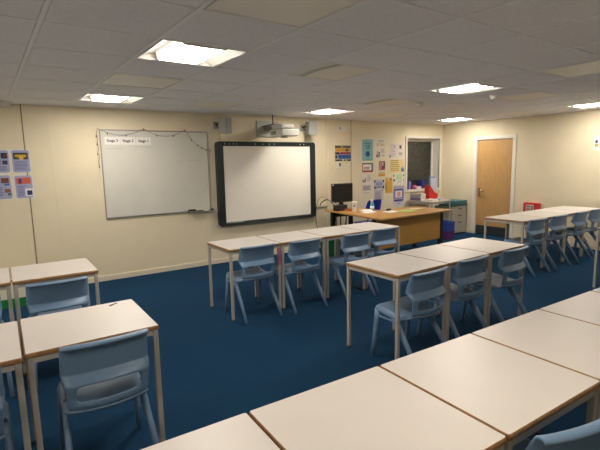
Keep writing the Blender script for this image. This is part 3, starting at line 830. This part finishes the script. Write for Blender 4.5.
# ------------------------------------------------------------------ teacher's corner desk
o = thing('teacher_desk', 'oak corner desk with a wide oak front panel under the wall notices', 'desk', (0, 0, 0))
DT = 0.74
poly = [(4.545, 4.585), (6.31, 4.665), (6.29, 5.50), (5.45, 5.45), (5.38, 5.54), (5.37, 6.25), (4.74, 6.17)]
MB().prism(poly, DT - 0.028, DT).build('desktop', OAK, o, bevel=0.004)
M_ = Matrix.Translation((4.60, 4.74, 0)) @ Matrix.Rotation(0.045, 4, 'Z')
MB().box(0.03, 1.60, 0.0, 0.018, 0.24, DT - 0.03, 0, M_).build('modesty_panel', OAKP, o)
bl = mat('black_steel', '#141414', 0.5)
for px, py, s in ((4.83, 6.06, 0.03), (5.30, 6.12, 0.03), (4.62, 4.80, 0.025), (6.215, 4.83, 0.03), (6.2, 5.38, 0.025)):
    MB().box(px - s, px + s, py - s, py + s, 0, DT - 0.028).build('leg', bl, o)
MB().box(6.19, 6.24, 4.86, 5.36, 0.30, 0.36).build('foot_rail', bl, o)
MB().box(4.86, 5.27, 6.08, 6.10, 0.60, 0.70).build('back_rail', bl, o)

# monitor
o = thing('computer_monitor', 'black computer monitor on the left wing of the oak desk', 'monitor', (5.015, 6.04, DT), -0.12)
MB().box(-0.22, 0.22, -0.035, 0.0, 0.125, 0.46).build('display_panel', BLACKP, o, bevel=0.008)
MB().box(-0.207, 0.207, -0.0365, -0.034, 0.142, 0.445).build('screen', mat('dark_screen', '#0e1210', 0.25), o)
MB().box(-0.04, 0.04, -0.005, 0.04, 0.02, 0.26).build('stand_neck', BLACKP, o, bevel=0.005)
MB().lathe([(0.12, 0), (0.12, 0.012), (0.05, 0.022)], 24, (0, 0.0)).build('stand_base', BLACKP, o)
MB().box(-0.207, -0.182, -0.0375, -0.036, 0.428, 0.445).build('sticker', WHITEPL, o)
o = thing('desktop_dock', 'black docking box with cables in front of the monitor at the desk corner', 'computer', (4.83, 5.86, DT), 0.05)
MB().box(-0.105, 0.12, -0.06, 0.06, 0, 0.10).build('case', BLACKP, o, bevel=0.006)
MB().box(-0.08, 0.10, -0.065, -0.059, 0.02, 0.05).build('front_panel', P('33373a'), o)
# tangle of leads
def cord(label, pts, c, r=0.007):
    # smooth the polyline with Catmull-Rom
    P_ = [Vector(p) for p in pts]; out = []
    for i in range(len(P_) - 1):
        p0, p1, p2, p3 = P_[max(i - 1, 0)], P_[i], P_[i + 1], P_[min(i + 2, len(P_) - 1)]
        for k in range(6):
            t = k / 6
            out.append(0.5 * ((2 * p1) + (p2 - p0) * t + (2 * p0 - 5 * p1 + 4 * p2 - p3) * t * t + (3 * p1 - p0 - 3 * p2 + p3) * t ** 3))
    out.append(P_[-1])
    return tag(MB().tube(out, r, 6).build('cord', P(c)), label, 'cable', 'leads at the desk corner')
cord('pale grey lead looping from the wall trunking over the desk corner', [(4.75, 6.42, 0.79), (4.72, 6.34, 0.90), (4.72, 6.22, 0.97), (4.75, 6.10, 0.93), (4.78, 5.98, 0.88), (4.80, 5.87, 0.8495)], 'a6a49c')
cord('dark lead arching from the trunking above the desk corner', [(4.82, 6.418, 0.79), (4.80, 6.34, 0.86), (4.84, 6.22, 0.91), (4.87, 6.10, 0.84), (4.88, 5.99, 0.751)], '33332f', 0.008)
cord('thin grey lead hanging down the wall left of the desk', [(4.74, 6.42, 0.79), (4.73, 6.43, 0.62), (4.75, 6.43, 0.42), (4.84, 6.40, 0.30), (4.94, 6.30, 0.40)], '6f6a5c', 0.006)
cord('black lead hanging under the desk beside its left leg', [(5.0, 6.13, 0.70), (4.97, 6.17, 0.48), (5.02, 6.16, 0.25), (5.1, 6.15, 0.05), (5.2, 6.13, 0.012)], '1b1b1b', 0.010)
cord('black lead looping under the middle of the left desk wing', [(5.08, 6.13, 0.70), (5.10, 6.17, 0.40), (5.17, 6.17, 0.30), (5.22, 6.16, 0.50), (5.22, 6.14, 0.70)], '1b1b1b', 0.010)
cord('grey lead hanging in a deep loop under the left desk wing', [(5.0, 6.18, 0.713), (5.06, 6.22, 0.30), (5.16, 6.22, 0.16), (5.24, 6.20, 0.34), (5.25, 6.18, 0.70)], '55524a', 0.009)

# cup, bottle, papers
o = thing('paper_cup', 'white takeaway cup with a dark mark on the oak desk', 'cup', (4.87, 5.53, DT))
o.scale = (1.25, 1.25, 1.3)
MB().lathe([(0.026, 0), (0.03, 0.02), (0.038, 0.115), (0.0385, 0.12)], 18).build('body', WHITEPL, o)
MB().lathe([(0.041, 0.118), (0.041, 0.126), (0.036, 0.136), (0.034, 0.136)], 18).build('lid', WHITEPL, o)
MB().lathe([(0.013, 0), (0.013, 0.004)], 10, (0, 0), 0, Matrix.Translation((-0.024, -0.025, 0.085)) @ Matrix.Rotation(PI / 2, 4, 'X') ).build('printed_mark', INK, o)
o = thing('spray_bottle', 'blue cleaning spray bottle with white trigger on the oak desk', 'bottle', (5.20, 5.45, DT))
MB().lathe([(0.034, 0), (0.036, 0.01), (0.036, 0.10), (0.026, 0.135), (0.014, 0.15)], 18).build('bottle', P('4a9fae'), o)
MB().lathe([(0.0365, 0.03), (0.0365, 0.085)], 18).build('bottle_label', P('d5e3e2'), o)
tr = MB().lathe([(0.016, 0.15), (0.017, 0.175), (0.012, 0.18)], 12)
tr.box(-0.045, 0.022, -0.012, 0.012, 0.178, 0.205); tr.box(-0.03, -0.02, -0.006, 0.006, 0.14, 0.18)
tr.build('trigger', WHITEPL, o)
def paper(x, y, w_, d_, rz, label, m, z=DT, h=0.0025):
    return tag(MB().box(-w_ / 2, w_ / 2, -d_ / 2, d_ / 2, 0, h).build('paper_sheet', m, None, (x, y, z), rz), label, 'paper', 'papers on the oak desk')
paper(5.19, 5.60, 0.24, 0.17, 0.3, 'white papers between the cup and the spray bottle', PAPER)
paper(5.34, 5.14, 0.30, 0.21, 0.1, 'white sheet under the green folder on the oak desk', PAPER)
paper(5.60, 5.02, 0.33, 0.24, 0.25, 'lime green folder on the oak desk', P('b4c266'), DT + 0.0028, 0.006)
paper(5.97, 5.18, 0.24, 0.17, -0.2, 'cream sheet at the right of the green folder on the desk', P('ddd0b4'))
tag(MB().box(-0.06, 0.06, -0.025, 0.025, 0, 0.03).build('stapler', BLACKP, None, (5.44, 5.30, DT), 0.4, bevel=0.008), 'small black stapler on the oak desk by the green folder', 'stapler')
tag(MB().box(-0.05, 0.05, -0.035, 0.035, 0, 0.04).build('sticky_note_block', P('b5673c'), None, (4.88, 5.70, DT), 0.2), 'small orange-brown block on the desk left of the cup', 'block')
tag(MB().box(-0.07, 0.07, -0.04, 0.04, 0, 0.055).build('small_box', P('a9433a'), None, (5.25, 5.62+0.18, DT + 0.0), 0.0), 'small red box behind the white papers on the desk', 'box') if False else None
# crumpled tissue
tb = MB()
vs = []
for i in range(9):
    for j in range(7):
        vs.append((-0.12 + 0.03 * i, -0.08 + 0.027 * j, 0.002 + (0.035 * random.random() if 0 < i < 8 and 0 < j < 6 else 0)))
tb.add(vs, [(i * 7 + j, (i + 1) * 7 + j, (i + 1) * 7 + j + 1, i * 7 + j + 1) for i in range(8) for j in range(6)], 0, False)
tt = tb.build('crumpled_paper', PAPER, None, (5.02, 5.33, DT)); tt.modifiers.new('thick', 'SOLIDIFY').thickness = 0.002
tag(tt, 'crumpled white paper in front of the spray bottle on the desk', 'paper')

# royal-blue chair behind the desk
o = thing('staff_chair', 'royal blue plastic chair behind the oak desk', 'chair', (5.68, 6.08, 0))
BLUE = mat('royal_blue_plastic', '#1d35ad', 0.4)
def bent(rows, us_, name):
    m = MB(); vs = []
    for (y, z, hw_, bow) in rows:
        for u in us_:
            vs.append((hw_ * u, y + bow * u * u, z))
    n = len(us_)
    m.add(vs, [(r * n + c, r * n + c + 1, (r + 1) * n + c + 1, (r + 1) * n + c) for r in range(len(rows) - 1) for c in range(n - 1)], 0, True)
    ob = m.build(name, BLUE, o)
    s1 = ob.modifiers.new('thick', 'SOLIDIFY'); s1.thickness = 0.012
    s2 = ob.modifiers.new('sub', 'SUBSURF'); s2.levels = 1; s2.render_levels = 1
    return ob
U = [-1, -0.9, -0.6, 0, 0.6, 0.9, 1]
bent([(-0.24, 0.88, 0.13, 0.02), (-0.235, 0.865, 0.175, 0.03), (-0.22, 0.80, 0.19, 0.04), (-0.20, 0.70, 0.195, 0.05), (-0.19, 0.60, 0.19, 0.05), (-0.19, 0.56, 0.17, 0.05)], U, 'backrest')
bent([(-0.20, 0.49, 0.18, 0.03), (-0.16, 0.46, 0.2, 0.02), (0.0, 0.45, 0.21, 0), (0.17, 0.455, 0.21, 0), (0.21, 0.43, 0.2, 0)], U, 'seat')
for sx in (-1, 1):
    MB().tube([(sx * 0.15, 0.14, 0.445), (sx * 0.20, 0.20, 0.0)], 0.012, 8).build('leg', bl, o)
    MB().tube([(sx * 0.15, -0.20, 0.66), (sx * 0.16, -0.17, 0.46), (sx * 0.20, -0.22, 0.0)], 0.012, 8).build('leg', bl, o)

# green waste bin and white sack under the front row
o = thing('waste_bin', 'green waste bin on the carpet behind the front row tables', 'bin', (4.47, 5.72, 0))
o.scale = (0.8, 0.8, 1)
g_ = MB(); A = rrect(0.13, 0.12, 0.03); B = rrect(0.16, 0.15, 0.035); Bi = rrect(0.148, 0.138, 0.03); n = len(A)
vs = [(x, y, 0) for x, y in A] + [(x, y, 0.38) for x, y in B] + [(x, y, 0.38) for x, y in Bi] + [(x * 0.97, y * 0.97, 0.02) for x, y in A]
fs = [list(range(n))[::-1], [3 * n + k for k in range(n)]]
for k in range(n):
    k2 = (k + 1) % n
    fs += [(k, k2, n + k2, n + k), (n + k, n + k2, 2 * n + k2, 2 * n + k), (2 * n + k, 2 * n + k2, 3 * n + k2, 3 * n + k)]
g_.add(vs, fs); g_.build('bucket', P('0c6230'), o)
MB().prism(rrect(0.14, 0.13, 0.03), 0.28, 0.30).build('rubbish', PAPER, o)
o = tag(MB().lathe([(0.05, 0), (0.075, 0.03), (0.07, 0.2), (0.05, 0.27), (0.03, 0.29)], 12).build('paper_bag', P('c9c4b8'), None, (4.72, 5.85, 0)), 'small white bag on the floor right of the green waste bin', 'bag')
# green tray with papers at left by the wall
o = thing('paper_tray', 'low green tray on the floor by the wall behind the left tables', 'tray', (-0.10, 6.03, 0))
tr = MB(); tr.box(-0.40, 0.42, -0.17, 0.17, 0, 0.012)
tr.box(-0.40, 0.42, -0.17, -0.155, 0.012, 0.105); tr.box(-0.40, 0.42, 0.155, 0.17, 0.012, 0.105)
tr.box(-0.40, -0.385, -0.155, 0.155, 0.012, 0.105); tr.box(0.405, 0.42, -0.155, 0.155, 0.012, 0.105)
tr.build('tray', P('14823c'), o, bevel=0.004)
tag(MB().box(-0.36, 0.38, -0.14, 0.14, 0, 0.27).build('paper_stack', P('e6dcc8'), None, (-0.10, 6.03, 0.0122), 0.0, bevel=0.004), 'tall stack of cream paper standing in the low green tray', 'paper')
cord_pts = [(-0.02, 5.94, 0.292), (0.05, 5.96, 0.292), (0.12, 5.93, 0.292), (0.20, 5.96, 0.292)]
tag(MB().tube(cord_pts, 0.009, 6).build('ribbon', P('4a3a2c')), 'dark twisted ribbon on the paper stack in the green tray', 'ribbon')

# ------------------------------------------------------------------ corner by the window
o = thing('side_table', 'small grey-legged white table under the window in the corner', 'table', (7.475, 6.10, 0))
SH = 0.745
MB().box(-0.31, 0.31, -0.31, 0.31, SH - 0.022, SH).build('tabletop', [P('cdc3b2')], o, bevel=0.004)
MB().box(-0.30, 0.30, -0.30, -0.275, SH - 0.06, SH - 0.022).box(-0.30, 0.30, 0.275, 0.30, SH - 0.06, SH - 0.022).box(-0.30, -0.275, -0.275, 0.275, SH - 0.06, SH - 0.022).box(0.275, 0.30, -0.275, 0.275, SH - 0.06, SH - 0.022).build('frame', STEEL, o)
for sx in (-1, 1):
    for sy in (-1, 1):
        MB().box(sx * 0.285 - 0.014, sx * 0.285 + 0.014, sy * 0.285 - 0.014, sy * 0.285 + 0.014, 0, SH - 0.022).build('leg', STEEL, o)
def stack(x, y, z, items, label, cat, name, group):
    """items: (w, d, h, colour, rz, label)"""
    for (w_, d_, h_, c, rz, lb, dx) in items:
        ob = thing(name, lb, cat, (x + dx, y, z), rz, group)
        MB().box(-w_ / 2 + 0.004, w_ / 2 - 0.002, -d_ / 2 + 0.003, d_ / 2 - 0.003, 0.003, h_ - 0.003).build('pages', P('d9d4cc'), ob)
        MB().box(-w_ / 2, w_ / 2, -d_ / 2, d_ / 2, 0, 0.003).box(-w_ / 2, w_ / 2, -d_ / 2, d_ / 2, h_ - 0.003, h_).box(-w_ / 2, -w_ / 2 + 0.003, -d_ / 2, d_ / 2, 0.003, h_ - 0.003).build('cover', P(c), ob)
        z += h_ + 0.0003
gk = 'books and paper piles on the corner side table'
stack(7.262, 6.23, SH, [(0.165, 0.28, 0.05, '7c6b92', 0.02, 'purple-edged book pile at the foot of the left stack on the side table', 0.0),
                       (0.165, 0.28, 0.045, 'a39a9e', -0.03, 'grey book in the middle of the left stack on the side table', 0.0),
                       (0.16, 0.28, 0.045, 'b9b2a8', 0.03, 'pale book on top of the left stack on the side table', 0.0)], '', 'book', 'book', gk)
stack(7.31, 5.92, SH, [(0.22, 0.18, 0.035, 'd6d1c8', 0.1, 'white paper pile at the front of the side table', 0.0), ], '', 'book', 'book', gk)
stack(7.54, 5.87, SH, [(0.16, 0.10, 0.03, '9da2b8', -0.1, 'small lilac book lying at the front of the red holder', 0.0), (0.15, 0.09, 0.02, 'c4c4cc', 0.05, 'small white booklet on the lilac book by the red holder', 0.0)], '', 'book', 'book', gk)
stack(7.725, 6.20, SH, [(0.115, 0.26, 0.035, 'c9bfae', 0.0, 'cream book pile at the right of the red holder', 0.0), (0.115, 0.26, 0.03, 'a8655a', 0.0, 'red-brown book on the cream pile at the right of the red holder', 0.0)], '', 'book', 'book', gk)
# magazine holder
o = thing('magazine_holder', 'red magazine holder with sloping front on the corner side table', 'magazine holder', (7.53, 6.10, SH), 0.0)
M_ = Matrix(((1, 0, 0, 0), (0, 0, 1, 0), (0, 1, 0, 0), (0, 0, 0, 1)))
side = [(-0.15, 0), (0.13, 0), (0.13, 0.13), (0.06, 0.14), (-0.04, 0.22), (-0.10, 0.30), (-0.15, 0.31)]
RED = P('bd2322')
MB().prism(side, -0.06, -0.056, 0, M_).prism(side, 0.056, 0.06, 0, M_).build('side_panel', RED, o)
MB().box(-0.15, 0.13, -0.056, 0.056, 0, 0.004).box(-0.15, -0.146, -0.056, 0.056, 0.004, 0.31).box(0.126, 0.13, -0.056, 0.056, 0.004, 0.13).build('spine', RED, o)
for k, (c, xa, xb, h_, lean, lb) in enumerate((('b4b8c6', -0.09, 0.115, 0.45, 0.14, 'pale grey folder leaning at the front of the red magazine holder'), ('c9a93a', 0.0, 0.122, 0.42, 0.1, 'yellow booklet standing in the red magazine holder'),
        ('6d7fae', -0.06, 0.122, 0.48, 0.08, 'blue folder standing at the back of the red magazine holder'), ('3f5f4a', 0.01, 0.122, 0.41, 0.05, 'dark green booklet at the far back of the red magazine holder'))):
    yy = [-0.03, -0.004, 0.02, 0.042][k]
    fo_ = tag(MB().box(xa, xb, -0.007, 0.007, 0, h_).build('folder', P(c), None, (7.53, 6.10 + yy, SH + 0.0045), 0), lb, 'folder', 'folders in the red holder')
# filing cabinet
o = thing('filing_cabinet', 'low grey three-drawer filing cabinet left of the door', 'cabinet', (8.04, 5.99, 0))
GC = mat('grey_cabinet', '#b0aba0', 0.45)
MB().box(-0.225, 0.225, -0.215, 0.25, 0.02, 0.60).build('body', GC, o, bevel=0.004)
MB().box(-0.20, 0.20, -0.19, 0.23, 0, 0.02).build('plinth', BLACKP, o)
for za, zb in ((0.03, 0.30), (0.306, 0.45), (0.456, 0.594)):
    dr = MB().box(-0.22, 0.22, -0.232, -0.2155, za, zb).build('drawer', GC, o, bevel=0.003)
    MB().box(-0.055, 0.055, -0.242, -0.2325, zb - 0.06, zb - 0.04).build('handle', P('55524c'), dr, bevel=0.002)
MB().lathe([(0.009, 0), (0.009, 0.006)], 10, (0, 0), 0, Matrix.Translation((-0.17, -0.232, 0.56)) @ Matrix.Rotation(PI / 2, 4, 'X')).build('lock', P('6f6d66'), o)
z = 0.60
for k, (c, h_, rz, lb) in enumerate((('2f5a60', 0.035, 0.02, 'dark teal folder lowest on the filing cabinet'), ('3d6f75', 0.04, -0.03, 'teal folder in the middle of the pile on the filing cabinet'), ('46797c', 0.035, 0.03, 'teal folder topmost on the filing cabinet'))):
    ob = tag(MB().box(-0.235 + 0.02 * k, 0.24 - 0.03 * (k % 2), -0.22, 0.16, 0, h_).build('folder', P(c), None, (8.04, 5.97, z), rz, bevel=0.006), lb, 'folder', 'teal folders on the filing cabinet')
    z += h_ + 0.0003
# crates
for k, (za, zb, c, lb) in enumerate(((0, 0.17, '55246a', 'purple plastic crate on the floor under the blue one'), (0.1705, 0.35, '2747a0', 'blue plastic crate stacked on the purple crate by the cabinet'))):
    o = thing('storage_crate', lb, 'crate', (7.345, 5.60, za), 0, 'crates between the desk and the filing cabinet')
    o.scale = (0.85, 1, 1)
    h_ = zb - za
    c_ = MB().box(-0.135, 0.135, -0.14, 0.14, 0, 0.01)
    c_.box(-0.14, 0.14, -0.145, -0.135, 0.0, h_); c_.box(-0.14, 0.14, 0.135, 0.145, 0.0, h_); c_.box(-0.14, -0.13, -0.135, 0.135, 0, h_); c_.box(0.13, 0.14, -0.135, 0.135, 0, h_)
    c_.build('tub', P(c), o, bevel=0.003)
    MB().box(-0.148, 0.148, -0.153, -0.1455, h_ - 0.03, h_ - 0.012).box(-0.148, 0.148, 0.1455, 0.153, h_ - 0.03, h_ - 0.012).box(-0.148, -0.1405, -0.1455, 0.1455, h_ - 0.03, h_ - 0.012).box(0.1405, 0.148, -0.1455, 0.1455, h_ - 0.03, h_ - 0.012).build('rim', P(c), o)
# things on the window sill
zs = NWIN[2] + 0.0042
def sillbook(x, w_, h_, c, lb, d_=0.12, rz=0.0):
    ob = thing('book', lb, 'book', (x, WY + 0.1, zs), rz, 'books on the window sill')
    MB().box(-w_ / 2 + 0.003, w_ / 2 - 0.003, -d_ / 2 + 0.003, d_ / 2, 0.002, h_ - 0.004).build('pages', P('d4cec4'), ob)
    MB().box(-w_ / 2, -w_ / 2 + 0.003, -d_ / 2, d_ / 2, 0, h_).box(w_ / 2 - 0.003, w_ / 2, -d_ / 2, d_ / 2, 0, h_).box(-w_ / 2 + 0.003, w_ / 2 - 0.003, -d_ / 2, -d_ / 2 + 0.003, 0, h_).build('cover', P(c), ob)
sillbook(7.255, 0.05, 0.20, '2b2f78', 'dark blue book standing at the left end of the window sill')
sillbook(7.31, 0.045, 0.17, '8f86b5', 'lilac book standing second from the left on the window sill')
sillbook(7.365, 0.05, 0.15, '46306e', 'purple book standing third from the left on the window sill')
sillbook(7.74, 0.06, 0.19, '2a2f86', 'dark blue book standing upright right of the pink toy on the sill')
sillbook(7.805, 0.055, 0.17, '312a70', 'navy book standing beside the red holder on the sill')
sillbook(7.60, 0.18, 0.05, 'd8d2cc', 'white booklet lying flat in the middle of the window sill', 0.10)
tag(MB().lathe([(0.02, 0), (0.045, 0.015), (0.05, 0.05), (0.03, 0.08), (0.008, 0.09)], 12).build('soft_toy', P('c9628a'), None, (7.445, WY + 0.02, zs + 0.0)), 'small pink soft toy on the window sill', 'toy')
tag(MB().lathe([(0.04, 0), (0.04, 0.07), (0.036, 0.075)], 14).build('mug', P('7a3f8a'), None, (7.45, WY + 0.12, zs)), 'small purple pot behind the pink toy on the window sill', 'pot')

# ------------------------------------------------------------------ camera
yaw, pitch, roll, f = 0.5973, 0.1407, -0.0206, 438.6
cy, sy = math.cos(yaw), math.sin(yaw); cp, sp_ = math.cos(pitch), math.sin(pitch); cr, sr = math.cos(roll), math.sin(roll)
R0 = Vector((cy, -sy, 0)); F = Vector((sy * cp, cy * cp, -sp_)); U0 = Vector((sy * sp_, cy * sp_, cp))
right = R0 * cr + U0 * sr
up = -R0 * sr + U0 * cr
cam = bpy.data.cameras.new('camera')
cam.sensor_width = 36; cam.lens = f / 600 * 36; cam.clip_start = 0.02
co = bpy.data.objects.new('camera', cam)
COL.objects.link(co)
m = Matrix((right, up, -F)).transposed().to_4x4()
m.translation = (0, 0, 1.5748)
co.matrix_world = m
sc.camera = co

# ------------------------------------------------------------------ world and view
w = bpy.data.worlds.new('night')
sc.world = w
w.use_nodes = True
w.node_tree.nodes['Background'].inputs[0].default_value = (0.01, 0.012, 0.016, 1)
w.node_tree.nodes['Background'].inputs[1].default_value = 0.3
vs = sc.view_settings
vs.view_transform = 'Standard'; vs.look = 'None'; vs.gamma = 1.0; vs.use_curve_mapping = False
vs.exposure = 0.0
sc.cycles.max_bounces = 10
sc.cycles.diffuse_bounces = 6
sc.cycles.use_denoising = True
